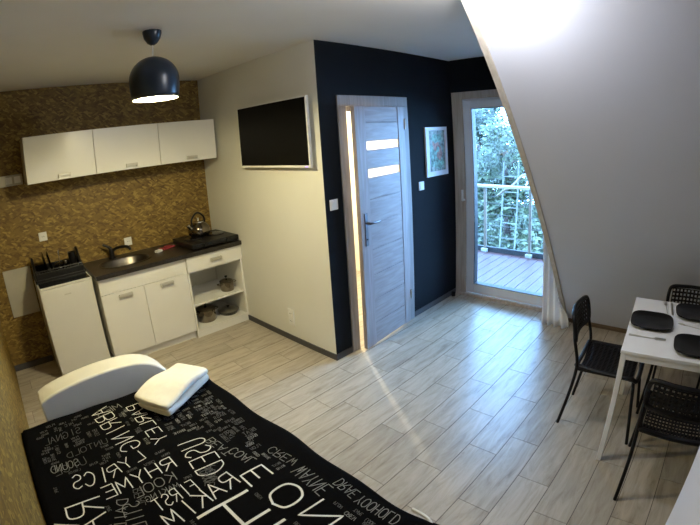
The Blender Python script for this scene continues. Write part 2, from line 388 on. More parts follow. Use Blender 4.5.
# bathroom door
def bathroom_door():
    d = thing('door_1', 'x', 'x', (0, 0, 0)); del d['label']; del d['category']; d['kind'] = 'structure'
    bm = bmesh.new()
    y0 = YD-.015
    box(bm, 2.362, 2.45, y0, YD, 0, 2.055); box(bm, 3.165, 3.253, y0, YD, 0, 2.055); box(bm, 2.362, 3.253, y0, YD, 2.055, 2.143)
    new_obj('casing', bm, 'casing', d, bevel=.003)
    bm = bmesh.new()
    box(bm, 2.41, 2.45, YD, YD+.1, 0, 2.10); box(bm, 3.165, 3.20, YD, YD+.1, 0, 2.10); box(bm, 2.45, 3.165, YD, YD+.1, 2.055, 2.10); box(bm, 2.52, 3.165, YD+.045, YD+.065, 2.02, 2.055); box(bm, 3.14, 3.165, YD+.045, YD+.065, 0, 2.02)
    new_obj('jamb', bm, 'casing', d)
    leaf = bpy.data.objects.new('door_leaf', None); COL.objects.link(leaf); leaf.parent = d
    # leaf in local coordinates: hinge at origin, x runs to the free edge (negative), y thickness
    W, z0, z1, t = .708, .016, 2.053, .038
    bm = bmesh.new()
    box(bm, -W, -W+.135, -t, 0, z0, z1); box(bm, -.10, 0, -t, 0, z0, z1)
    fr = new_obj('stile', bm, 'doorv', leaf, bevel=.003)
    zs = [z0, .22, .44, .66, .88, 1.10, 1.30, 1.474, 1.542, 1.698, 1.766, 1.92, z1]
    bm = bmesh.new()
    for i in range(len(zs)-1):
        if i in (7, 9): continue
        box(bm, -W+.137, -.102, -t+.004, -.004, zs[i]+.002, zs[i+1]-.002)
    new_obj('rail_panel', bm, 'doorw', leaf, bevel=.004)
    bm = bmesh.new()
    for a_, b_ in ((z0+.01, 1.474), (1.542, 1.698), (1.766, z1-.01)): box(bm, -W+.12, -.09, -t+.010, -.010, a_, b_)
    new_obj('core', bm, 'doorw', leaf)
    for i in (7, 9):
        new_obj('glass_strip', bx(-W+.135, -.10, -t+.012, -.012, zs[i], zs[i+1]), 'glassf', leaf)
    bm = bmesh.new(); box(bm, -W+.045, -W+.085, -t-.006, -t, .93, 1.20)
    pl = new_obj('handle_plate', bm, 'dsteel', leaf, bevel=.004)
    bm = bmesh.new(); tube(bm, [(-W+.065, -t-.005, 1.12), (-W+.065, -t-.045, 1.12)], .010)
    tube(bm, catmull([(-W+.065, -t-.045, 1.12), (-W+.10, -t-.052, 1.12), (-W+.19, -t-.045, 1.115)]), .009)
    new_smooth('lever_handle', bm, 'dsteel', leaf)
    bm = bmesh.new()
    lathe(bm, [(.008, 0), (.008, .004)], 12, cap0=True, cap1=True)
    bmesh.ops.rotate(bm, verts=bm.verts[:], matrix=Matrix.Rotation(R(90), 3, 'X')); bmesh.ops.translate(bm, verts=bm.verts[:], vec=(-W+.065, -t-.006, .985))
    new_smooth('keyhole', bm, 'black', leaf)
    for z in (.25, 1.85):
        bm = bmesh.new(); tube(bm, [(.004, -t-.004, z), (.004, -t-.004, z+.09)], .007); new_smooth('hinge', bm, 'handle', leaf)
    leaf.location = (3.152, YD-.004, 0); leaf.rotation_euler = (0, 0, R(4.6))
    return d
bathroom_door()

# terrace door: timber casing, white frame with sash, glass
def terrace_door():
    d = bpy.data.objects.new('door_2', None); COL.objects.link(d); d['kind'] = 'structure'
    bm = bmesh.new()
    box(bm, XT-.015, XT, 2.26, 2.385, 0, 2.216); box(bm, XT-.015, XT, 1.10, 1.22, 0, 2.216); box(bm, XT-.015, XT, 1.22, 2.26, 2.140, 2.216)
    box(bm, XT, XT+.12, 2.30, 2.34, 0, 2.19); box(bm, XT, XT+.12, 1.16, 1.20, 0, 2.19); box(bm, XT, XT+.12, 1.20, 2.30, 2.15, 2.19)
    box(bm, XT-.03, XT+.02, 1.10, 2.33, 0, .03)
    new_obj('timber_casing', bm, 'beige', d, bevel=.003)
    bm = bmesh.new()
    box(bm, XT+.02, XT+.09, 2.255, 2.30, .03, 2.15); box(bm, XT+.02, XT+.09, 1.20, 1.245, .03, 2.15)
    box(bm, XT+.02, XT+.09, 1.245, 2.255, 2.12, 2.15); box(bm, XT+.02, XT+.09, 1.245, 2.255, .03, .055)
    new_obj('outer_frame', bm, 'pvc', d, bevel=.004)
    bm = bmesh.new()
    box(bm, XT+.005, XT+.075, 2.165, 2.255, .055, 2.12); box(bm, XT+.005, XT+.075, 1.245, 1.33, .055, 2.12)
    box(bm, XT+.005, XT+.075, 1.33, 2.165, 2.04, 2.12); box(bm, XT+.005, XT+.075, 1.33, 2.165, .055, .15)
    s = new_obj('sash', bm, 'pvc', d, bevel=.005)
    bm = bmesh.new()
    for a in ((2.160, 2.166, .15, 2.04), (1.329, 1.335, .15, 2.04)): box(bm, XT+.003, XT+.078, *a)
    box(bm, XT+.003, XT+.078, 1.33, 2.165, .148, .155); box(bm, XT+.003, XT+.078, 1.33, 2.165, 2.036, 2.041)
    new_obj('gasket', bm, 'black', s)
    new_obj('pane', bx(XT+.035, XT+.045, 1.33, 2.165, .15, 2.04), 'glass', d)
    bm = bmesh.new()
    box(bm, XT-.008, XT+.022, 2.262, 2.292, 1.03, 1.10)
    tube(bm, catmull([(XT-.008, 2.277, 1.08), (XT-.045, 2.277, 1.08), (XT-.05, 2.277, 1.10), (XT-.05, 2.277, 1.19)]), .012)
    new_smooth('handle', bm, 'plast', d)
terrace_door()

# ------------------------------------------------------------------ kitchen
def bar_handle(bm, x, y, z, w=.12):
    """flat recessed-look bar handle: plate with a bowed bar"""
    box(bm, x-w/2, x+w/2, y-.004, y, z-.017, z+.017)
    box(bm, x-w/2, x-w/2+.012, y-.022, y-.004, z-.017, z+.017); box(bm, x+w/2-.012, x+w/2, y-.022, y-.004, z-.017, z+.017)
    box(bm, x-w/2, x+w/2, y-.026, y-.020, z-.004, z+.017)

def wall_cabinet(x0, x1, label):
    y0, y1, z0, z1 = 3.91, YK, 1.7075, 2.10
    c = thing('wall_cabinet', label, 'cabinet', ((x0+x1)/2, y1, z0), 0, 'wall cabinets over the sink')
    hw = (x1-x0)/2-.0015
    bm = bmesh.new(); box(bm, -hw, hw, y0+.019-y1, -.001, 0, z1-z0)
    new_obj('body', bm, 'white', c, bevel=.001)
    bm = bmesh.new(); box(bm, -hw+.001, hw-.001, y0-y1, y0-y1+.017, .002, z1-z0-.002)
    dr = new_obj('door', bm, 'white', c, bevel=.0015)
    bm = bmesh.new(); bar_handle(bm, .02, y0-y1, .035, .11)
    new_obj('handle', bm, 'handle', dr, bevel=.001)
xs_ = [.263, .8877, 1.5155, 2.122]
wall_cabinet(xs_[0], xs_[1], 'white wall cabinet at the left end, nearest the side wall')
wall_cabinet(xs_[1], xs_[2], 'white wall cabinet in the middle, above the sink')
wall_cabinet(xs_[2], xs_[3], 'white wall cabinet at the right end, above the kettle')

YF = 3.726
def base_cabinet():
    x0, x1 = .698, 1.556
    c = thing('base_cabinet', 'white two-door sink cabinet beside the fridge', 'cabinet', (x0, YK, 0))
    def b(a0, a1, b0, b1, c0, c1): return bx(a0-x0, a1-x0, b0-YK, b1-YK, c0, c1)
    bm = bmesh.new()
    for s in ((x0, x0+.016), (x1-.016, x1)): box(bm, s[0]-x0, s[1]-x0, YF+.019-YK, -.001, .08, .829)
    box(bm, .016, x1-x0-.016, YF+.019-YK, -.001, .08, .096); box(bm, .016, x1-x0-.016, -.012, -.001, .096, .829)
    box(bm, .016, x1-x0-.016, YF+.019-YK, YF+.035-YK, .79, .829)
    new_obj('body', bm, 'white', c, bevel=.001)
    new_obj('plinth', b(x0+.002, x1-.002, YF+.04, YF+.056, 0, .08), 'white', c)
    new_obj('front_rail', b(x0+.002, x1-.002, YF, YF+.018, .682, .825), 'white', c, bevel=.0015)
    mid = 1.112
    for a0, a1, hx in ((x0+.002, mid-.0015, .925), (mid+.0015, x1-.002, 1.335)):
        dr = new_obj('door', b(a0, a1, YF, YF+.018, .084, .678), 'white', c, bevel=.0015)
        bm = bmesh.new(); bar_handle(bm, hx-x0, YF-YK, .635, .13); new_obj('handle', bm, 'handle', dr, bevel=.001)
base_cabinet()
def open_cabinet():
    x0, x1 = 1.558, 2.172
    c = thing('drawer_cabinet', 'white cabinet with a drawer over open shelves', 'cabinet', (x0, YK, 0))
    W = x1-x0; f = YF-YK
    bm = bmesh.new()
    box(bm, 0, .02, f, -.001, 0, .829); box(bm, W-.02, W, f, -.001, 0, .829)
    box(bm, .02, W-.02, -.012, -.001, .05, .829); box(bm, .02, W-.02, f+.019, -.012, .66, .676)
    new_obj('body', bm, 'white', c, bevel=.001)
    new_obj('shelf', bx(.02, W-.02, f+.01, -.012, .325, .343), 'white', c, bevel=.001)
    new_obj('shelf', bx(.02, W-.02, f+.002, -.012, .065, .083), 'white', c, bevel=.001)
    new_obj('plinth', bx(.02, W-.02, f+.004, f+.02, 0, .065), 'white', c)
    d = new_obj('drawer', bx(.001, W-.001, f-.016, f+.001, .680, .825), 'white', c, bevel=.0015)
    bm = bmesh.new(); bar_handle(bm, .315, f-.016, .752, .12); new_obj('handle', bm, 'handle', d, bevel=.001)
open_cabinet()
# worktop with an oval sink opening
def sink_outline(rx, ry, n=40, cx=1.05, cy=3.995, p=2.6):
    out = []
    for i in range(n):
        a = 2*PI*i/n; ca, sa = math.cos(a), math.sin(a)
        out.append((cx+rx*math.copysign(abs(ca)**(2/p), ca), cy+ry*math.copysign(abs(sa)**(2/p), sa)))
    return out
bm = bmesh.new()
x0, x1, y0, y1, z0, z1 = .684, 2.173, 3.69, YK-.001, .83, .87
n = 40; inn = sink_outline(.24, .165, n)
def edge_pt(i):
    a = 2*PI*i/n; ca, sa = math.cos(a), math.sin(a); cx, cy = 1.05, 3.995
    t = min(((x1 if ca > 0 else x0)-cx)/ca if abs(ca) > 1e-6 else 1e9, ((y1 if sa > 0 else y0)-cy)/sa if abs(sa) > 1e-6 else 1e9)
    return (cx+ca*t, cy+sa*t)
out = [edge_pt(i) for i in range(n)]
# put corners exactly
for cxy in ((x0,y0),(x1,y0),(x1,y1),(x0,y1)):
    j = min(range(n), key=lambda i: (out[i][0]-cxy[0])**2+(out[i][1]-cxy[1])**2); out[j] = cxy
for z in (z0, z1):
    A = [bm.verts.new((*p, z)) for p in inn]; B = [bm.verts.new((*p, z)) for p in out]
    for i in range(n): bm.faces.new([A[i], A[(i+1) % n], B[(i+1) % n], B[i]])
    if z == z0: A0, B0 = A, B
    else:
        for i in range(n):
            bm.faces.new([A0[i], A[i], A[(i+1) % n], A0[(i+1) % n]]); bm.faces.new([B0[i], B0[(i+1) % n], B[(i+1) % n], B[i]])
tag(new_obj('worktop', bm, 'worktop'), 'dark brown worktop running from the fridge to the wall', 'worktop')
def sink():
    s = thing('sink', 'oval dark metal sink sunk into the brown worktop', 'sink', (1.05, 3.995, .87))
    bm = bmesh.new()
    prof = [(.262, .185, .001), (.258, .181, .005), (.238, .163, .004), (.228, .153, -.01), (.212, .14, -.10), (.18, .115, -.115), (.04, .03, -.12), (.001, .001, -.12)]
    rings = []
    for rx, ry, z in prof:
        rings.append([bm.verts.new((p[0], p[1], z)) for p in sink_outline(rx, ry, 40, 0, 0, 2.5)])
    for a, b in zip(rings, rings[1:]):
        for i in range(40): bm.faces.new([a[i], a[(i+1) % 40], b[(i+1) % 40], b[i]])
    o = new_smooth('basin', bm, 'sinkm', s, ang=60)
    bm = bmesh.new(); lathe(bm, [(.038, -.1185), (.036, -.113), (.02, -.115), (.001, -.115)], 20)
    new_smooth('drain', bm, 'chrome', s)
sink()
def faucet():
    f = thing('faucet', 'black mixer tap behind the oval sink', 'faucet', (.985, 4.215, .8703)); f.scale = (1.2, 1.2, 1.15)
    bm = bmesh.new(); lathe(bm, [(.001, 0), (.028, 0), (.028, .008), (.022, .012), (.021, .07), (.016, .085), (.001, .088)], 20)
    new_smooth('base', bm, 'black', f)
    bm = bmesh.new(); tube(bm, catmull([(0, 0, .055), (.04, -.04, .09), (.10, -.10, .10), (.125, -.125, .085), (.128, -.128, .07)]), .012)
    new_smooth('spout', bm, 'black', f)
    bm = bmesh.new(); tube(bm, [(0, 0, .085), (-.02, .01, .105), (-.06, .02, .13)], [.016, .012, .008])
    new_smooth('lever', bm, 'black', f)
faucet()
def hob():
    h = thing('hob', 'black two-plate electric hob on the worktop', 'hob', (1.905, 3.955, .8703))
    bm = bmesh.new(); box(bm, -.262, .262, -.235, .245, .012, .062); new_obj('casing', bm, 'black', h, bevel=.008)
    for x in (-.22, .22):
        for y in (-.16, .16):
            bm = bmesh.new(); lathe(bm, [(.012, 0), (.012, .014)], 12, (x, y, 0), cap0=True, cap1=True); new_smooth('foot', bm, 'black', h)
    for x in (-.12, .13):
        bm = bmesh.new(); lathe(bm, [(.001, .060), (.095, .060), (.095, .068), (.085, .072), (.03, .071), (.001, .070)], 32, (x, .02, 0))
        new_smooth('hotplate', bm, 'blackgloss', h)
    for x in (-.12, .13):
        bm = bmesh.new(); lathe(bm, [(.018, 0), (.016, .016), (.001, .016)], 16)
        bmesh.ops.rotate(bm, verts=bm.verts[:], matrix=Matrix.Rotation(R(90), 3, 'X')); bmesh.ops.translate(bm, verts=bm.verts[:], vec=(x, -.235, .035))
        new_smooth('knob', bm, 'black', h)
hob()
def kettle():
    k = thing('kettle', 'steel whistling kettle on the black hob', 'kettle', (1.885, 4.03, .9425), R(200)); k.scale = (1.25, 1.25, 1.2)
    bm = bmesh.new(); lathe(bm, [(.001, 0), (.075, 0), (.088, .012), (.094, .04), (.088, .07), (.068, .10), (.045, .115), (.001, .115)], 32)
    new_smooth('body', bm, 'pot', k)
    bm = bmesh.new(); lathe(bm, [(.046, .114), (.044, .122), (.02, .130), (.008, .132), (.012, .145), (.008, .152), (.001, .153)], 24)
    new_smooth('lid', bm, 'chrome', k)
    bm = bmesh.new(); tube(bm, catmull([(.07, 0, .06), (.10, 0, .085), (.125, 0, .115)]), [.018]*6+[.016]*6+[.012]); new_smooth('spout', bm, 'chrome', k)
    bm = bmesh.new(); tube(bm, catmull([(.075, 0, .085), (.07, 0, .15), (.0, 0, .195), (-.07, 0, .15), (-.075, 0, .085)]), .008)
    new_smooth('handle', bm, 'black', k)
kettle()
def pot(name, label, loc, r, h, m, glass=False):
    p = thing(name, label, 'pot', loc)
    bm = bmesh.new(); lathe(bm, [(.001, 0), (r*.92, 0), (r, .012), (r, h), (r+.005, h+.003), (r-.004, h+.001), (r-.004, .014), (.001, .010)], 32)
    new_smooth('body', bm, m, p)
    bm = bmesh.new(); lathe(bm, [(r+.002, h+.004), (r*.9, h+.014), (r*.5, h+.027), (.001, h+.031)], 32); l = new_smooth('lid', bm, m, p)
    bm = bmesh.new(); lathe(bm, [(.006, h+.030), (.006, h+.042), (.016, h+.050), (.014, h+.060), (.001, h+.062)], 16); new_smooth('knob', bm, 'black', l)
    for s in (-1, 1):
        bm = bmesh.new(); tube(bm, catmull([(s*r, -.03, h*.8), (s*(r+.03), -.022, h*.82), (s*(r+.03), .022, h*.82), (s*r, .03, h*.8)]), .005)
        new_smooth('handle', bm, m, p)
pot('saucepan', 'small lidded steel pot on the upper open shelf', (2.038, 3.868, .3432), .072, .095, 'pot')
pot('cooking_pot', 'larger steel pot on the lower shelf, left', (1.765, 3.90, .0832), .10, .125, 'pot')
def pan():
    p = thing('frying_pan', 'low black pan with lid on the lower shelf, right', 'pan', (2.025, 3.895, .0832))
    bm = bmesh.new(); lathe(bm, [(.001, 0), (.095, 0), (.112, .035), (.116, .037), (.108, .036), (.092, .006), (.001, .005)], 32); new_smooth('body', bm, 'blackgloss', p)
    bm = bmesh.new(); lathe(bm, [(.115, .038), (.10, .046), (.05, .058), (.001, .061)], 32); l = new_smooth('lid', bm, 'steel', p)
    bm = bmesh.new(); lathe(bm, [(.008, .060), (.008, .070), (.018, .076), (.001, .080)], 16); new_smooth('knob', bm, 'black', l)
pan()
tag(new_obj('soap_box', bx(-.035, .035, -.024, .024, 0, .022), 'plast', bevel=.004, loc=(1.415, 4.03, .8703)), 'small white box on the worktop right of the sink', 'box')
bpy.data.objects['soap_box'].rotation_euler.z = R(25)
bm = bmesh.new(); box(bm, -.075, .0, -.05, .05, 0, .006); box(bm, 0, .075, -.045, .055, .002, .012)
o = tag(new_obj('oven_cloth', bm, 'canvas', bevel=.003, loc=(1.54, 4.12, .8703)), 'dark red folded cloth on the worktop beside the hob', 'cloth'); o.rotation_euler.z = R(15)

def fridge():
    x0, x1, yf = .186, .668, 3.80
    f = thing('fridge', 'white under-counter fridge beside the sink cabinet', 'fridge', ((x0+x1)/2, YK, 0))
    hw = (x1-x0)/2
    new_obj('body', bx(-hw, hw, yf+.055-YK, -.03, .02, .835), 'fridge', f, bevel=.006)
    new_obj('door', bx(-hw, hw, yf-YK, yf+.05-YK, .05, .832), 'fridge', f, bevel=.01, seg=3)
    new_obj('worktop_panel', bx(-hw, hw, yf+.002-YK, -.03, .836, .852), 'fridge', f, bevel=.004)
    new_obj('top_panel', bx(-hw+.012, hw-.012, yf+.018-YK, -.04, .852, .856), 'blackgloss', f)['label'] = 'glossy black top panel'
    bm = bmesh.new(); box(bm, -.03, .03, yf-.002-YK, yf-YK, .755, .764); new_obj('badge', bm, 'handle', f)
    for x in (-hw+.04, hw-.04):
        for y in (yf+.09, YK-.08):
            bm = bmesh.new(); lathe(bm, [(.018, 0), (.018, .021)], 12, (x, y-YK, 0), cap0=True, cap1=True); new_smooth('foot', bm, 'black', f)
    new_obj('kick_grille', bx(-hw+.01, hw-.01, yf+.06-YK, yf+.07-YK, .012, .05), 'black', f)
fridge()
def dish_rack():
    d = thing('dish_rack', 'black dish drainer standing on the fridge', 'dish rack', (.418, 4.125, .8563))
    bm = bmesh.new()
    box(bm, -.235, .235, -.16, .16, .0, .008); box(bm, -.235, .235, -.16, -.152, .008, .03); box(bm, -.235, .235, .152, .16, .008, .03)
    box(bm, -.225, .225, -.158, -.150, .03, .085); box(bm, -.225, .225, .150, .158, .03, .10); box(bm, -.235, -.227, -.16, .16, .008, .03); box(bm, .227, .235, -.16, .16, .008, .03)
    new_obj('drip_tray', bm, 'black', d, bevel=.003)
    bm = bmesh.new(); lathe(bm, [(.001, .012), (.034, .012), (.038, .19), (.034, .19), (.031, .02), (.001, .018)], 20, (.160, -.01, 0)); new_smooth('cutlery_holder', bm, 'black', d)
    for s in (-1, 1):
        bm = bmesh.new(); prism(bm, [(p[0], p[1]) for p in ([(-.15, .03), (.15, .03), (.15, .13), (.10, .20), (.04, .22), (-.02, .17), (-.08, .11), (-.15, .09)] if s > 0 else [(-.15, .03), (.15, .03), (.15, .17), (.11, .19), (.05, .15), (-.05, .09), (-.15, .07)])], 'x', s*.226, s*.204)
        new_obj('end_panel', bm, 'black', d, bevel=.003)
    bm = bmesh.new()
    for y in (-.14, .14):
        tube(bm, [(-.215, y, .10), (.215, y, .10)], .004, 8); tube(bm, [(-.215, y, .045), (.215, y, .045)], .003, 8)
    for i in range(15):
        x = -.20+i*.0286; tube(bm, catmull([(x, -.14, .10), (x, -.10, .045), (x, 0, .04), (x, .10, .045), (x, .14, .10)], 3), .002, 6)
    new_smooth('wire_basket', bm, 'black', d)
dish_rack()
for i, (x, l) in enumerate(((.30, 'black plate standing in the dish rack, left'), (.345, 'black plate standing in the dish rack, second from left'))):
    bm = bmesh.new(); lathe(bm, [(.001, 0), (.07, .0), (.10, .012), (.101, .016), (.07, .006), (.001, .005)], 28)
    bmesh.ops.rotate(bm, verts=bm.verts[:], matrix=Matrix.Rotation(R(82), 3, 'Y'))
    tag(new_smooth('dinner_plate', bm, 'plate', loc=(x, 4.10, 1.0)), l, 'plate', 'plates in the dish rack')
bm = bmesh.new(); lathe(bm, [(.001, 0), (.024, 0), (.030, .09), (.028, .09), (.026, .004), (.001, .004)], 24)
tag(new_smooth('metal_cup', bm, 'chrome', loc=(.50, 4.075, .905)), 'shiny metal cup in the dish rack', 'cup')
bm = bmesh.new(); tube(bm, [(0, 0, 0), (.01, 0, .13)], [.004, .004], 8); tube(bm, [(.01, 0, .13), (.013, .0, .16), (.016, 0, .18)], [.006, .014, .006], 10, flat=.3)
tag(new_smooth('spoon', bm, 'chrome', loc=(.44, 4.08, .915)), 'steel spoon upright in the dish rack', 'spoon')

for i, (x, y, r_, l) in enumerate(((.445, 4.15, .055, 'black bowl upturned in the dish rack'),)):
    bm = bmesh.new(); lathe(bm, [(r_, 0), (r_+.003, .001), (r_*.95, .03), (r_*.6, .055), (r_*.3, .06), (.001, .06), (.001, .055), (r_*.55, .05), (r_*.9, .028), (r_-.003, .0)], 28)
    tag(new_smooth('bowl', bm, 'plate', loc=(x, y, .905)), l, 'bowl')
def socket(name, loc, rz, label, n=1, plug=False):
    s = thing(name, label, 'socket', loc, rz)
    bm = bmesh.new(); box(bm, -.04, .04, -.012, 0, -.04*n, .04*n); new_obj('frame', bm, 'plast', s, bevel=.003)
    for k in range(n):
        z = (k-(n-1)/2)*.075
        bm = bmesh.new(); lathe(bm, [(.026, 0), (.024, .003), (.020, -.006), (.001, -.006)], 24)
        bmesh.ops.rotate(bm, verts=bm.verts[:], matrix=Matrix.Rotation(R(90), 3, 'X')); bmesh.ops.translate(bm, verts=bm.verts[:], vec=(0, -.012, z))
        new_smooth('insert', bm, 'plast', s)
        bm = bmesh.new()
        for dx in (-.009, .009): box(bm, dx-.003, dx+.003, -.0135, -.0085, z-.003, z+.003)
        new_obj('pin_hole', bm, 'black', s)
    return s
socket('wall_socket', (.358, YK, 1.205), 0, 'white wall socket above the dish rack')
socket('wall_socket', (1.198, YK, .985), 0, 'white wall socket right of the tap', 1)
socket('wall_socket', (XC, 2.968, .245), R(-90), 'white double wall socket low on the cream wall', 2)
def switch(loc, label):
    s = thing('light_switch', label, 'light switch', loc, 0)
    new_obj('frame', bx(-.041, .041, -.010, 0, -.041, .041), 'plast', s, bevel=.003)
    new_obj('rocker', bx(-.028, .028, -.014, -.009, -.028, .028), 'plast', s, bevel=.002)
switch((2.258, YD, 1.305), 'white light switch left of the grey door')
switch((3.43, YD, 1.30), 'white light switch between the grey door and the picture')
# board and socket strip on the kitchen wall
tag(new_obj('wall_board', bx(-.095, .175, YK-.014, YK, .522, .965), 'pale', bevel=.002), 'pale board on the strand-board wall left of the fridge', 'board')
def strip():
    s = thing('socket_strip', 'pale socket strip left of the wall cabinets', 'socket strip', (.0, YK, 1.76))
    new_obj('housing', bx(-.20, .250, -.03, 0, -.048, .048), 'pale', s, bevel=.004)
    for x in (.12, .20):
        new_obj('socket_insert', bx(x-.03, x+.03, -.034, -.029, -.03, .03), 'plast', s, bevel=.003)
strip()

# television
def tv():
    t = thing('television', 'flat television with thin white frame on the cream wall', 'television', (XC, 2.945, 1.876))
    x0, x1 = -.066, -.040
    new_obj('casing', bx(x0, x1, -.485, .485, -.272, .272), 'plast', t, bevel=.004)
    new_obj('screen', bx(x0-.002, x0+.001, -.472, .472, -.252, .262), 'screen', t)
    new_obj('wall_mount', bx(x1, -.0005, -.12, .12, -.12, .12), 'black', t)
    new_obj('standby_light', bx(x0-.003, x0, -.452, -.432, -.266, -.260), 'led', t)
tv()
# picture
def picture():
    p = thing('picture', 'framed picture with white frame on the dark wall', 'picture', (3.72, YD, 1.615))
    w_, h_ = .198, .245
    bm = bmesh.new()
    box(bm, -w_, w_, -.018, 0, -h_, -h_+.05); box(bm, -w_, w_, -.018, 0, h_-.035, h_); box(bm, -w_, -w_+.06, -.018, 0, -h_+.05, h_-.035); box(bm, w_-.045, w_, -.018, 0, -h_+.05, h_-.035)
    new_obj('frame', bm, 'framew', p, bevel=.002)
    new_obj('print', bx(-w_+.06, w_-.045, -.010, 0, -h_+.05, h_-.035), 'art3', p)
    pr = p.children[-1]
    bm = bmesh.new()
    blobs = [(-.04, -.06, .085, .10, 0), (.03, -.12, .09, .06, 0), (.05, -.02, .05, .07, 1), (-.02, .06, .07, .05, 1), (0, .13, .10, .045, 0), (-.09, .02, .03, .06, 0), (.02, .02, .03, .03, 0)]
    for j, (cx, cz, a, b_, mi) in enumerate(blobs):
        vs = []
        for i in range(14):
            an = 2*PI*i/14; q = 1+.18*math.sin(i*2.3+j)
            vs.append(bm.verts.new((max(-.136, min(.15, cx+a*q*math.cos(an))), -.0105-.0002*j, max(-.19, min(.205, cz+b_*q*math.sin(an))))))
        f = bm.faces.new(vs); f.material_index = mi
    new_obj('painted_shape', bm, ['art1', 'art2'], pr)
picture()

# pendant lamp
def pendant():
    x, y, _ = LAMP1
    p = thing('pendant_lamp', 'dark blue pendant lamp over the kitchen', 'lamp', (x, y, H))
    bm = bmesh.new(); lathe(bm, [(.001, 0), (.058, 0), (.058, -.012), (.050, -.045), (.030, -.075), (.012, -.086), (.001, -.087)], 32); new_smooth('ceiling_rose', bm, 'navy', p)
    bm = bmesh.new(); tube(bm, [(0, 0, -.08), (0, 0, -.165)], .004, 8); new_smooth('cord', bm, 'plast', p)
    bm = bmesh.new()
    prof = []
    r0 = .152
    for i in range(17):
        a = R(90-i*(90/16)); prof.append((max(.001, r0*math.cos(a)), -.300+.142*math.sin(a)))
    prof += [(.1515, -.33), (.149, -.36), (.145, -.39), (.140, -.415)]
    lathe(bm, prof, 48)
    shell = new_smooth('lamp_shade', bm, ['navy', 'inner'], p)
    so = shell.modifiers.new('thick', 'SOLIDIFY'); so.thickness = .004; so.offset = -1; so.material_offset = 1; so.material_offset_rim = 0
    bm = bmesh.new(); lathe(bm, [(.001, -.165), (.022, -.165), (.022, -.235), (.001, -.235)], 16); new_smooth('bulb_holder', bm, 'plast', p)
    bm = bmesh.new(); lathe(bm, [(.001, -.236), (.016, -.238), (.026, -.262), (.05, -.290), (.055, -.315), (.042, -.345), (.02, -.357), (.001, -.359)], 24); b = new_smooth('bulb', bm, 'bulb', p)
    return p
pendant()
def ceiling_lamp():
    x, y, _ = LAMP2
    p = thing('ceiling_lamp', 'round white ceiling lamp beside the sloped wall', 'lamp', (x, y, H))
    bm = bmesh.new(); lathe(bm, [(.001, 0), (.11, 0), (.11, -.018), (.001, -.018)], 32); new_smooth('base', bm, 'plast', p)
    bm = bmesh.new(); lathe(bm, [(.10, -.018), (.102, -.03), (.085, -.055), (.05, -.07), (.001, -.074)], 32); new_smooth('diffuser', bm, 'opal', p)
ceiling_lamp()


# ------------------------------------------------------------------ bed
BX0, BX1, BY0, BY1 = -.231, .945, .56, 2.36
def hbed(x, y):
    """height of the spread's top"""
    u = (x-BX0)/(BX1-BX0)
    e = min(1, max(0, min(u/.03, (1-u)/.045))); e = math.sqrt(max(0, 1-(1-e)**2))
    ey = min(1, max(0, (BY1-y)/.05)); ey = math.sqrt(max(0, 1-(1-ey)**2)); ef = min(1, max(0, (y-BY0)/.06)); ef = math.sqrt(max(0, 1-(1-ef)**2))
    return .472+.028*min(e, ey, ef)+.004*math.sin(7*x+3*y)+.003*math.sin(11*y-5*x)+.002*math.sin(23*x+9*y)
def right_edge(y): return BX1+.012*math.sin(5.2*y+.6)+.009*math.sin(12.7*y+2)
bed = thing('sofa_bed', 'white sofa bed with an arched padded end board', 'bed', (.34, 1.42, 0))
def B(x): return x-.34
def Yb(y): return y-1.42
def arch(y0, y1, name):
    pts = [(-.06, .03), (-.062, .60), (.0, .627), (.10, .648), (.20, .66), (.32, .668), (.43, .666), (.53, .657), (.62, .63), (.69, .585), (.75, .51), (.79, .40), (.81, .25), (.82, .03)]
    sm = [(p.x, p.y) for p in catmull([(a, b, 0) for a, b in pts[1:]], 4)]
    outl = [(B(pts[0][0]), pts[0][1])]+[(B(a), b) for a, b in sm]
    bm = bmesh.new(); prism(bm, outl, 'y', Yb(y0), Yb(y1))
    o = new_smooth(name, bm, 'leather', bed, ang=50, bevel=.012, seg=4)
    return o
arch(2.365, 2.53, 'headboard')
arch(.34, .50, 'footboard')
new_obj('frame', bx(B(-.19), B(.86), Yb(.505), Yb(2.36), .06, .24), 'leather', bed, bevel=.02)
new_obj('mattress', bx(B(-.20), B(.875), Yb(.58), Yb(2.345), .242, .44), 'white', bed, bevel=.03, seg=3)
for x in (-.12, .79):
    for y in (.62, 2.25):
        bm = bmesh.new(); lathe(bm, [(.025, 0), (.025, .062)], 14, (B(x), Yb(y), 0), cap0=True, cap1=True); new_smooth('leg', bm, 'black', bed)
# bedspread
bm = bmesh.new(); NX, NY = 56, 90
rows = []
for j in range(NY+1):
    y = BY0+(BY1-BY0)*j/NY; xr = right_edge(y); row = []
    row.append((BX0-.004, y, .20)); row.append((BX0-.003, y, .30)); row.append((BX0-.002, y, .38)); row.append((BX0, y, .44))
    for i in range(NX+1):
        x = BX0+(xr-BX0)*i/NX
        xx = BX0+(BX1-BX0)*i/NX
        row.append((x, y, hbed(xx, y)))
    fold = .012*math.sin(9*y)+.008*math.sin(21*y+1)
    row.append((xr+.006, y, .44)); row.append((xr+.008+fold*.4, y, .36)); row.append((xr+.008+fold*.8, y, .25)); row.append((xr+.008+fold, y, .13))
    rows.append([bm.verts.new(p) for p in row])
for a, b in zip(rows, rows[1:]):
    for i in range(len(a)-1): bm.faces.new([a[i], a[i+1], b[i+1], b[i]])
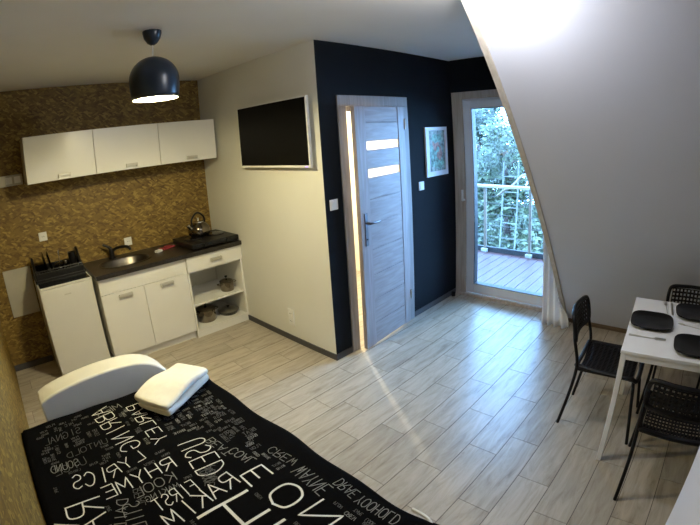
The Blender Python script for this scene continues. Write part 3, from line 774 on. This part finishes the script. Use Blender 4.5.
# foot hem drop, and head tuck
fr = [bm.verts.new((v.co.x, v.co.y-.012, max(.20, v.co.z-.10))) for v in rows[0]]
for i in range(len(fr)-1): bm.faces.new([fr[i], fr[i+1], rows[0][i+1], rows[0][i]])
sp = new_smooth('bedspread', bm, 'spread', ang=80)
tag(sp, 'black bedspread printed with white lettering, on the bed', 'bedspread')
bm = bmesh.new()
hem = [(-.15, BY0-.006, .487)]+[(x, BY0-.008, .489) for x in (.1, .4, .7)]+[(.86, BY0+.0, .489), (.915, BY0+.02, .490), (.938, BY0+.06, .490), (.943, BY0+.13, .486)]
tube(bm, catmull(hem, 6), .007, 8); new_smooth('white_piping', bm, 'print', sp)

# stroke alphabet, each letter as polylines in a 0..1 box; 'c' marks curves to be smoothed
FONT = {
'A': [[(0,0),(.5,1),(1,0)],[(.2,.4),(.8,.4)]], 'B': [[(0,0),(0,1)],['c',(0,1),(.7,.95),(.75,.6),(0,.52)],['c',(0,.52),(.9,.45),(.9,.05),(0,0)]],
'C': [['c',(.95,.8),(.6,1),(.1,.8),(0,.45),(.2,.08),(.6,0),(.95,.2)]], 'D': [[(0,0),(0,1)],['c',(0,1),(.6,.95),(.95,.6),(.9,.3),(.5,.03),(0,0)]],
'E': [[(.9,1),(0,1),(0,0),(.9,0)],[(0,.52),(.7,.52)]], 'F': [[(.9,1),(0,1),(0,0)],[(0,.52),(.7,.52)]],
'G': [['c',(.95,.8),(.6,1),(.1,.8),(0,.45),(.2,.08),(.65,0),(.95,.2),(.95,.45)],[(.95,.45),(.55,.45)]],
'H': [[(0,0),(0,1)],[(.9,0),(.9,1)],[(0,.5),(.9,.5)]], 'I': [[(.3,0),(.3,1)]], 'K': [[(0,0),(0,1)],[(.85,1),(0,.42)],[(.25,.58),(.9,0)]],
'L': [[(0,1),(0,0),(.8,0)]], 'M': [[(0,0),(.05,1),(.5,.3),(.95,1),(1,0)]], 'N': [[(0,0),(0,1),(.9,0),(.9,1)]],
'O': [['c',(.5,1),(.1,.85),(0,.5),(.1,.15),(.5,0),(.9,.15),(1,.5),(.9,.85),(.5,1)]], 'P': [[(0,0),(0,1)],['c',(0,1),(.8,.97),(.85,.55),(0,.45)]],
'R': [[(0,0),(0,1)],['c',(0,1),(.8,.97),(.85,.58),(0,.5)],[(.3,.5),(.9,0)]], 'S': [['c',(.85,.85),(.5,1),(.1,.85),(.15,.6),(.75,.45),(.85,.18),(.45,0),(.05,.12)]],
'T': [[(0,1),(1,1)],[(.5,1),(.5,0)]], 'U': [['c',(0,1),(0,.6),(.05,.15),(.45,0),(.85,.15),(.9,.6),(.9,1)]], 'W': [[(0,1),(.25,0),(.5,.7),(.75,0),(1,1)]],
'X': [[(0,0),(.9,1)],[(0,1),(.9,0)]], 'Y': [[(0,1),(.45,.5),(.9,1)],[(.45,.5),(.45,0)]], 'V': [[(0,1),(.45,0),(.9,1)]], ' ': []}
def ribbon(bm, pts, w, mi, lift):
    # pts: 2D bed points, resample and lay on the spread
    q = [Vector((p[0], p[1])) for p in pts]; rs = []
    for a, b in zip(q, q[1:]):
        n_ = max(1, int((b-a).length/.012))
        for k in range(n_): rs.append(a.lerp(b, k/n_))
    rs.append(q[-1]); prev = None
    for i, p in enumerate(rs):
        t = rs[min(i+1, len(rs)-1)]-rs[max(i-1, 0)]
        if t.length < 1e-6: continue
        t.normalize()
        if i == 0: p = p-t*w*.4
        if i == len(rs)-1: p = p+t*w*.4
        nn = Vector((-t.y, t.x))*w/2; vs = []
        for s in (1, -1):
            c_ = p+nn*s; u = min(BX1-.02, max(BX0+.02, c_.x)); vs.append(bm.verts.new((c_.x, c_.y, hbed(u, c_.y)+lift)))
        if prev: bm.faces.new([prev[0], prev[1], vs[1], vs[0]]).material_index = mi
        prev = vs
def word(bm, text, S, E, h, w, mi=0, lift=.0015, mirrored=True, slant=0.0):
    S, E = Vector(S), Vector(E); d = (E-S); L_ = d.length; d.normalize()
    up = Vector((d.y, -d.x)) if mirrored else Vector((-d.y, d.x))
    n_ = len(text); adv = L_/n_
    for i, ch in enumerate(text):
        o_ = S+d*(adv*i+adv*.1)
        for st in FONT.get(ch, []):
            c_ = st[0] == 'c'; pts = st[1:] if c_ else st
            if c_: pts = [(v.x, v.y) for v in catmull([(a, b, 0) for a, b in pts], 4)]
            ribbon(bm, [o_+d*(a*adv*.8)+up*((b-.5)*h) for a, b in pts], w, mi, lift)
WORDS = [  # text, start, end (letter mid-line, bed coordinates), cap height, stroke, tone
('LYR', (.315, 1.745), (.115, 1.71), .075, .0045, 0), ('ICS', (.12, 1.715), (-.06, 1.745), .10, .0055, 0),
('RHYME', (.415, 1.60), (.045, 1.60), .085, .0055, 0), ('KOOL', (.375, 1.505), (.165, 1.515), .060, .004, 1),
('USED', (.545, 1.69), (.515, 1.40), .13, .0055, 0), ('FIRST', (.42, 1.40), (.215, 1.39), .075, .0045, 0),
('RAKIM', (.575, 1.335), (.21, 1.285), .09, .006, 0), ('ABRING', (.24, 2.28), (.285, 1.80), .105, .005, 0),
('PARLEY', (.425, 2.20), (.43, 1.76), .075, .0045, 0), ('MES', (.37, 2.24), (.21, 2.22), .06, .004, 1),
('RA', (-.045, 1.61), (-.06, 1.39), .16, .0075, 0), ('V', (-.14, 1.52), (-.16, 1.46), .11, .005, 0),
('E', (.65, 1.33), (.65, 1.215), .11, .008, 0), ('O', (.665, 1.165), (.66, 1.02), .13, .010, 0), ('N', (.69, .99), (.68, .83), .12, .008, 0),
('H', (.45, 1.25), (.45, 1.04), .23, .014, 0), ('I', (.50, 1.03), (.50, .93), .15, .013, 0), ('M', (.50, .90), (.50, .72), .16, .011, 0), ('A', (.27, 1.10), (.27, .95), .14, .009, 0),
('CREW', (.80, 1.39), (.82, 1.22), .045, .0035, 1), ('WAYNE', (.80, 1.19), (.785, .985), .07, .004, 1), ('DRAE', (.862, 1.01), (.85, .89), .05, .0035, 1),
('YOOHOLD', (.845, .88), (.85, .68), .05, .0035, 1), ('BEAT', (.62, 1.64), (.64, 1.47), .045, .0035, 1), ('COAL', (.66, 1.50), (.69, 1.35), .05, .004, 1),
('SOUND', (.02, 1.88), (-.13, 1.89), .06, .0035, 1), ('UNTOLD', (.20, 1.95), (-.03, 1.96), .045, .003, 2), ('SIGNAL', (.10, 2.14), (-.12, 2.15), .06, .003, 2),
('JUICE', (.10, 1.875), (-.12, 1.86), .06, .0035, 2), ('MAKING', (.36, 1.44), (.20, 1.45), .035, .003, 1), ('DAILY', (.12, 1.52), (.02, 1.30), .05, .004, 1),
('STILL', (.14, 1.48), (.10, 1.26), .075, .004, 1), ('GOLD', (.045, 1.37), (.03, 1.22), .05, .004, 2), ('REAL', (.20, 1.54), (.17, 1.42), .04, .003, 2),
('PEACE', (.53, 1.46), (.46, 1.35), .04, .0035, 2), ('SCHOOL', (.50, 1.47), (.48, 1.36), .06, .0035, 2)]
bm = bmesh.new()
for t_, S_, E_, h_, w_, mi in WORDS: word(bm, t_, S_, E_, h_, w_, mi)
rg = random.Random(11)
bits = ['RHYME', 'BEAT', 'CREW', 'SOUND', 'FIRST', 'LYRICS', 'USED', 'DRUM', 'KING', 'LOOK', 'STREET', 'MIC', 'BASS', 'FLOW', 'TAPE']
placed = []
for (t_, S_, E_, h_, w_, mi) in WORDS:
    n_ = 6
    for k in range(n_+1): placed.append((S_[0]+(E_[0]-S_[0])*k/n_, S_[1]+(E_[1]-S_[1])*k/n_, h_*.5+.008))
cnt = 0
for k in range(14000):
    x = rg.uniform(-.14, .84); y = rg.uniform(.62, 2.28); t_ = rg.choice(bits); h_ = rg.choice((.014, .018, .024)); Ln = len(t_)*h_*.75
    dr = rg.choice(((-1, 0), (-1, 0), (0, -1)))
    E_ = (x+dr[0]*Ln, y+dr[1]*Ln)
    if E_[0] < -.15 or E_[1] < .6: continue
    pts = [(x+(E_[0]-x)*i/4, y+(E_[1]-y)*i/4) for i in range(5)]
    if any((px-a)**2+(py-b)**2 < (r_+h_*.55)**2 for px, py in pts for a, b, r_ in placed): continue
    for px, py in pts: placed.append((px, py, h_*.5+.002))
    tone = 2 if (x < .1 or rg.random() < .75) else 1
    word(bm, t_, (x, y), E_, h_, .0024, tone); cnt += 1
    if cnt > 420: break
new_obj('lettering', bm, ['print', 'print2', 'print3'], sp)

# folded towel: a folded roll of layers on the bed
def towel():
    bm = bmesh.new()
    L_, D_, T_ = .42, .235, .022
    n_ = 30; layers = []
    # serpentine profile across D: three layers with rounded folds
    prof = []
    r = .016
    def arc(cx, cz, rad, a0, a1, k=8):
        return [(cx+rad*math.cos(R(a0+(a1-a0)*i/k)), cz+rad*math.sin(R(a0+(a1-a0)*i/k))) for i in range(k+1)]
    # thick slab sections stacked: draw as closed outlines
    for li, (z0, z1, sh) in enumerate(((0, .042, 0), (.042, .090, .004))):
        pts = []
        pts += arc(-D_/2+.018+sh, (z0+z1)/2, (z1-z0)/2, 90, 270, 8)
        pts += arc(D_/2-.018+sh*2, (z0+z1)/2, (z1-z0)/2, -90, 90, 8)
        nn = 20; rings = []
        for j in range(nn+1):
            s = -L_/2+L_*j/nn; e = min(1, min(j, nn-j)/2.0); sc = .80+.20*math.sqrt(max(0, 1-(1-e)**2))
            ring = []
            for (a, z) in pts:
                zz = (z0+z1)/2+(z-(z0+z1)/2)*sc
                wv = .007*math.sin(9*a+12*s+li)+.006*math.sin(17*s+6*a+li*2)
                ring.append(bm.verts.new((s+.005*math.sin(a*20+li), a*(1-.02*(1-e))+.006*math.sin(8*s+li), zz+wv*(z/.07))))
            rings.append(ring)
        m_ = len(pts)
        for p_, q_ in zip(rings, rings[1:]):
            for i in range(m_): bm.faces.new([p_[i], p_[(i+1) % m_], q_[(i+1) % m_], q_[i]])
        bm.faces.new(rings[0][::-1]); bm.faces.new(rings[-1])
    o = new_smooth('folded_towel', bm, 'towel', ang=70, loc=(.675, 2.125, .509)); o.rotation_euler = (0, 0, R(27))
    s = o.modifiers.new('sub', 'SUBSURF'); s.levels = 1; s.render_levels = 1
    tag(o, 'folded white towel at the head of the black bed', 'towel')
towel()

# ------------------------------------------------------------------ table and chairs
def table():
    t = thing('dining_table', 'white rectangular dining table below the sloped wall', 'table', (2.54, .268, 0), R(3))
    x0, x1, y0, y1 = -.395, .395, -1.25, 0
    new_obj('table_top', bx(x0, x1, y0, y1, .722, .74), 'table', t, bevel=.002)
    bm = bmesh.new()
    box(bm, x0+.008, x1-.008, y1-.024, y1-.004, .688, .7215); box(bm, x0+.008, x1-.008, y0+.004, y0+.024, .688, .7215)
    box(bm, x0+.004, x0+.022, y0+.02, y1-.02, .688, .7215); box(bm, x1-.022, x1-.004, y0+.02, y1-.02, .688, .7215)
    new_obj('apron', bm, 'table', t, bevel=.001)
    for x in (x0+.003, x1-.033):
        for y in (y0+.003, y1-.033):
            new_obj('leg', bx(x, x+.030, y, y+.030, 0, .7215), 'table', t, bevel=.003)
table()

def perforated(bm, f, u0, u1, v0, v1, nu, nv, hole=.6, holev=None):
    """lattice panel: every cell a ring around a square hole; f(u,v) gives the 3D point"""
    du, dv = (u1-u0)/nu, (v1-v0)/nv; hv = holev or hole; cache = {}
    def V(u, v):
        k = (round(u, 6), round(v, 6))
        if k not in cache: cache[k] = bm.verts.new(f(u, v))
        return cache[k]
    for i in range(nu):
        for j in range(nv):
            a, b, c, d = u0+i*du, u0+(i+1)*du, v0+j*dv, v0+(j+1)*dv
            mu, mv = (1-hole)/2*du, (1-hv)/2*dv
            O = [V(a, c), V(b, c), V(b, d), V(a, d)]; I = [V(a+mu, c+mv), V(b-mu, c+mv), V(b-mu, d-mv), V(a+mu, d-mv)]
            for k in range(4): bm.faces.new([O[k], O[(k+1) % 4], I[(k+1) % 4], I[k]])
def solid(o, t):
    m = o.modifiers.new('thick', 'SOLIDIFY'); m.thickness = t; m.offset = 0; return o
def make_chair():
    """faces +x; origin on the floor under the seat centre"""
    c = thing('dining_chair', 'chair', 'chair')
    # seat: rounded perforated shell
    W2 = .195
    def seat(u, v):   # u: 0 back .. 1 front, v: -1..1
        x = -.185+u*.385; k = 1-.06*(1-u)
        # rounded corners
        y = v*W2*k
        z = .450-.012*(1-abs(v)**2)-.010*math.sin(PI*u)-(.020*max(0, (u-.85)/.15)**2)
        return (x, y, z)
    bm = bmesh.new(); perforated(bm, seat, .06, .94, -.90, .90, 11, 18, .68, .5)
    s = solid(new_obj('seat', bm, 'chairblack', c), .006)
    bm = bmesh.new()
    rim = [seat(u, v) for u, v in ((.0, -.8), (.0, 0), (.0, .8), (.03, .95), (.3, 1), (.6, 1), (.9, 1), (1.0, .9), (1.02, 0), (1.0, -.9), (.9, -1), (.6, -1), (.3, -1), (.03, -.95))]
    tube(bm, catmull(rim, 4, True), .014, 8, True); new_smooth('seat_rim', bm, 'chairblack', s)
    # backrest
    def back(u, v):   # u across -1..1, v up 0..1
        y = u*.185; x = -.225-.030*v+.030*(u*u)-.012; z = .600+v*.160
        return (x, y, z)
    bm = bmesh.new(); perforated(bm, back, -.88, .88, .06, .94, 12, 5, .52)
    b = solid(new_obj('backrest', bm, 'chairblack', c), .006)
    bm = bmesh.new()
    rim = [back(u, v) for u, v in ((-.85, 0), (-.4, .0), (0, 0), (.4, 0), (.85, 0), (1, .2), (1, .75), (.88, 1), (.4, 1.03), (0, 1.04), (-.4, 1.03), (-.88, 1), (-1, .75), (-1, .2))]
    tube(bm, catmull(rim, 4, True), .013, 8, True); new_smooth('backrest_rim', bm, 'chairblack', b)
    for s_ in (-1, 1):
        bm = bmesh.new()   # rear leg running up to the back
        tube(bm, catmull([(-.240, s_*.180, .002), (-.200, s_*.180, .25), (-.180, s_*.185, .42), (-.185, s_*.188, .50), (-.215, s_*.187, .62), (-.232, s_*.183, .74)], 5), .0105, 10)
        new_smooth('leg', bm, 'chairblack', c)
        bm = bmesh.new()   # front leg
        tube(bm, catmull([(.240, s_*.215, .002), (.205, s_*.200, .25), (.185, s_*.190, .41), (.165, s_*.186, .432), (.05, s_*.183, .432), (-.17, s_*.183, .43)], 5), .0105, 10)
        new_smooth('leg', bm, 'chairblack', c)
    for x in (-.12, .12):
        bm = bmesh.new(); tube(bm, [(x, -.18, .425), (x, .18, .425)], .008, 8); new_smooth('crossbar', bm, 'chairblack', c)
    return c
ch = make_chair(); GR = 'black perforated chairs around the white table'; ch['group'] = GR
spots = [((2.578, .352, 0), R(-90+2), 'black perforated chair at the near short end of the table, facing right'),
         ((2.122, -.135, 0), R(0), 'black perforated chair pushed in at the near long side of the table'),
         ((2.962, -.108, 0), R(180), 'black perforated chair between the table and the sloped wall'),
         ((2.105, -.60, 0), R(-3), 'black perforated chair mostly hidden by the white partition')]
for i, (l, rz, lb) in enumerate(spots):
    o = ch if i == 0 else copy_tree(ch)
    o.location = l; o.rotation_euler = (0, 0, rz); o['label'] = lb

def make_plate():
    bm = bmesh.new(); prof = [(.001, .004), (.085, .004), (.100, .008), (.128, .020), (.130, .018), (.104, .003), (.080, 0), (.001, 0)]
    rings = []; n_ = 48
    for r_, z in prof:
        ring = []
        for i in range(n_):
            a = 2*PI*i/n_; ca, sa = math.cos(a), math.sin(a); p = 3.6
            ring.append(bm.verts.new((r_*math.copysign(abs(ca)**(2/p), ca), r_*math.copysign(abs(sa)**(2/p), sa), z)))
        rings.append(ring)
    for a, b in zip(rings, rings[1:]):
        for i in range(n_): bm.faces.new([a[i], a[(i+1) % n_], b[(i+1) % n_], b[i]])
    return new_smooth('dinner_plate', bm, 'plate', ang=50)
pl = make_plate()
for i, (x, y, rz, lb) in enumerate([(2.555, .135, 4, 'square black plate at the short end of the table, left'), (2.325, -.148, 3, 'square black plate nearest the table edge facing the room'),
                                    (2.79, -.125, 5, 'square black plate on the wall side of the table')]):
    o = pl if i == 0 else copy_tree(pl)
    o.location = (x, y, .7403); o.rotation_euler = (0, 0, R(rz)); tag(o, lb, 'plate', 'black plates on the dining table')

def fork(name):
    bm = bmesh.new()
    tube(bm, [(0, 0, .003), (.05, 0, .003), (.12, 0, .004), (.135, 0, .006)], [.006, .004, .003, .004], 8, flat=.35)
    box(bm, .133, .155, -.011, .011, .005, .0075)
    for y in (-.0095, -.0032, .0032, .0095): box(bm, .155, .19, y-.0015, y+.0015, .005, .0075)
    return new_smooth(name, bm, 'steel', ang=40)
def knife(name):
    bm = bmesh.new(); box(bm, 0, .09, -.006, .006, .001, .006)
    prism(bm, [(.09, -.004), (.18, -.007), (.20, .002), (.19, .007), (.09, .006)], 'z', .002, .004)
    return new_obj(name, bm, 'steel', bevel=.001)
def spoon(name):
    bm = bmesh.new(); tube(bm, [(0, 0, .003), (.05, 0, .003), (.13, 0, .004)], [.006, .004, .003], 8, flat=.35)
    tube(bm, catmull([(.128, 0, .004), (.145, 0, .005), (.165, 0, .005), (.18, 0, .006)], 3), [.004, .007, .010, .013, .015, .016, .015, .013, .010, .003], 12, flat=.25)
    return new_smooth(name, bm, 'steel')
o = fork('fork'); o.scale = (1.12, 1.12, 1.12); o.location = (2.34, .24, .7403); o.rotation_euler = (0, 0, R(-88)); tag(o, 'steel fork lying along the near side of the left plate', 'fork')
o = fork('fork'); o.location = (2.735, .055, .7403); o.rotation_euler = (0, 0, R(10)); tag(o, 'steel fork pointing at the wall beside the far plate', 'fork')
o = knife('knife'); o.location = (2.725, .020, .7403); o.rotation_euler = (0, 0, R(6)); tag(o, 'steel knife beside the far plate, next to the fork', 'knife')
o = spoon('spoon'); o.location = (2.575, -.20, .7403); o.rotation_euler = (0, 0, R(80)); tag(o, 'steel spoon between the two right-hand plates', 'spoon')

# ------------------------------------------------------------------ curtain, door stop
def curtain():
    c = thing('curtain', 'white curtain hanging at the right of the terrace door', 'curtain', (XT-.1, 1.18, 0))
    bm = bmesh.new(); NU, NV = 60, 40; g = []
    for j in range(NV+1):
        v = j/NV; z = 2.28*(1-v)+.006
        w_ = .13+.012*math.sin(4*v)
        spread = max(0, (v-.6)/.4)**1.5
        cy = 1.262-.13*spread; ww = .11+.03*spread; out_ = .0-.22*max(0, (v-.66)/.34)**1.6
        row = []
        for i in range(NU+1):
            u = i/NU*2-1
            y = cy+u*ww-.02*spread*u*u; x = XT-.075+out_+(.018+.012*spread)*math.sin(u*13+v*1.5)-.02*(u+1)*spread*-1*0
            if y < YE+.05: x = min(x, sx(z)-.03 if z < .35 else x)
            row.append(bm.verts.new((x-(XT-.1), y-1.18, z)))
        g.append(row)
    for a, b in zip(g, g[1:]):
        for i in range(NU): bm.faces.new([a[i], a[i+1], b[i+1], b[i]])
    o = new_smooth('drape', bm, 'curtain', c, ang=80); solid(o, .002)
    bm = bmesh.new(); tube(bm, [(.025, -.12, 2.30), (.025, .19, 2.30)], .009, 10); new_smooth('curtain_rod', bm, 'plast', c)
curtain()
bm = bmesh.new(); lathe(bm, [(.001, 0), (.018, 0), (.018, .018), (.001, .018)], 16)
ds = thing('door_stop', 'small black and metal door stop in the dark corner', 'door stop', (3.93, 2.345, 0))
new_smooth('base', bm, 'chrome', ds)
bm = bmesh.new(); lathe(bm, [(.001, .018), (.024, .018), (.026, .06), (.015, .07), (.001, .07)], 16); new_smooth('bumper', bm, 'black', ds)

# ------------------------------------------------------------------ outside
def deck():
    bm = bmesh.new(); y = -.6
    while y < 5.6:
        box(bm, XT+.12, 6.05, y+.003, y+.137, -.085, -.055); y += .14
    tag(new_obj('deck', bm, 'deck'), 'wet reddish wooden deck outside the terrace door', 'deck')
deck()
def railing():
    r = thing('railing', 'terrace railing with pale handrail and metal rods', 'railing', (5.95, 2.2, -.055))
    new_obj('handrail', bx(-.06, .06, -2.8, 3.4, 1.00, 1.035), 'rail', r, bevel=.004)
    new_obj('bottom_beam', bx(.0, .05, -2.8, 3.4, .0, .075), 'railb', r)
    for y in (-1.75, -.85, .03, .77, 1.65, 2.5):
        p = new_obj('post', bx(-.02, .02, y-.02, y+.02, 0, 1.0), 'railp', r, bevel=.003)
        new_obj('foot_plate', bx(-.05, -.0, y-.05, y+.05, .0, .05), 'railg2', p, bevel=.003)
    for z in (.25, .42, .59, .76):
        bm = bmesh.new(); tube(bm, [(0, -2.8, z), (0, 3.4, z)], .005, 6); new_smooth('rod', bm, 'railg', r)
railing()
def ladder():
    l = thing('ladder', 'pale ladder leaning in the trees beyond the terrace', 'ladder', (6.95, 3.02, -3.0))
    for y in (0, .30):
        bm = bmesh.new(); tube(bm, [(0, y, 0), (.5, y, 4.2)], .016, 8); new_smooth('stile', bm, 'railg', l)
    for k in range(14):
        z = .3+k*.28; bm = bmesh.new(); tube(bm, [(z*.119, 0, z), (z*.119, .30, z)], .009, 6); new_smooth('rung', bm, 'railg', l)
ladder()
def tree(x, y, h, r, n, lm, label, seed, name='tree', base=-3.0, leafs=.07):
    rg = random.Random(seed)
    t = thing(name, label, 'tree', (x, y, base), 0, 'trees beyond the terrace')
    bm = bmesh.new(); tube(bm, [(0, 0, 0), (.05, .03, h*.4), (-.04, .06, h*.9)], [.14, .10, .04], 8)
    for k in range(7):
        a = rg.random()*6.28; z = h*(.35+.08*k); L_ = r*.8
        tube(bm, [(0, 0, z), (L_*.5*math.cos(a), L_*.5*math.sin(a), z+.25), (L_*math.cos(a), L_*math.sin(a), z+.35)], [.04, .025, .01], 6)
    new_smooth('trunk', bm, 'bark', t)
    vs, fs = [], []
    clumps = [(Vector((max(-r*.68, min(r*.68, rg.gauss(0, r*.5))), max(-r*.68, min(r*.68, rg.gauss(0, r*.5))), h*(.22+.76*rg.random()))), rg.uniform(.22, .30)*r) for _ in range(48)]
    for k in range(n):
        c_, cr_ = rg.choice(clumps)
        d_ = Vector((rg.gauss(0, 1), rg.gauss(0, 1), rg.gauss(0, 1))); d_.normalize()
        p = c_+d_*cr_*(rg.random()**.4)
        a = Vector((rg.gauss(0, 1), rg.gauss(0, 1), rg.gauss(0, .6))).normalized()*leafs*rg.uniform(.6, 1.3); b = a.orthogonal().normalized()*leafs*.45
        i = len(vs); vs += [p-a, p+b, p+a, p-b]; fs.append((i, i+1, i+2, i+3))
    me = bpy.data.meshes.new('foliage'); me.from_pydata([tuple(v) for v in vs], [], fs); me.materials.append(M[lm])
    o = bpy.data.objects.new('foliage', me); COL.objects.link(o); o.parent = t
for i, a in enumerate([
    (9.2, 4.0, 4.8, 1.35, 11000, 'leafA', 'bushy tree straight behind the terrace door glass'),
    (12.2, 6.2, 5.9, 1.5, 9000, 'leafB', 'dark tree in the second row, left behind the glass'),
    (12.2, 3.3, 5.8, 1.45, 9000, 'leafA', 'tree in the second row, right behind the railing'),
    (15.2, 4.7, 6.5, 1.6, 8000, 'leafA', 'tall tree in the back row, right of the door handle'),
    (15.2, 7.8, 7.0, 1.55, 8000, 'leafB', 'tallest dark tree in the back row')]):
    tree(a[0], a[1], a[2], a[3], a[4], a[5], a[6], 20+i, leafs=.08)
bm = bmesh.new()
tube(bm, catmull([(0, .47, -.16), (-.05, .32, -.06), (0, .20, .02), (.02, .10, .13), (0, 0, .18), (.02, -.25, .17)], 4), .018, 8)
o = tag(new_smooth('dry_branch', bm, 'rail', loc=(6.09, 2.36, .96)), 'pale bent dry branch over the handrail', 'branch')
struct('garden_ground', bx(XT+1.9, 26, -12, 20, -3.2, -3.0), 'grass')
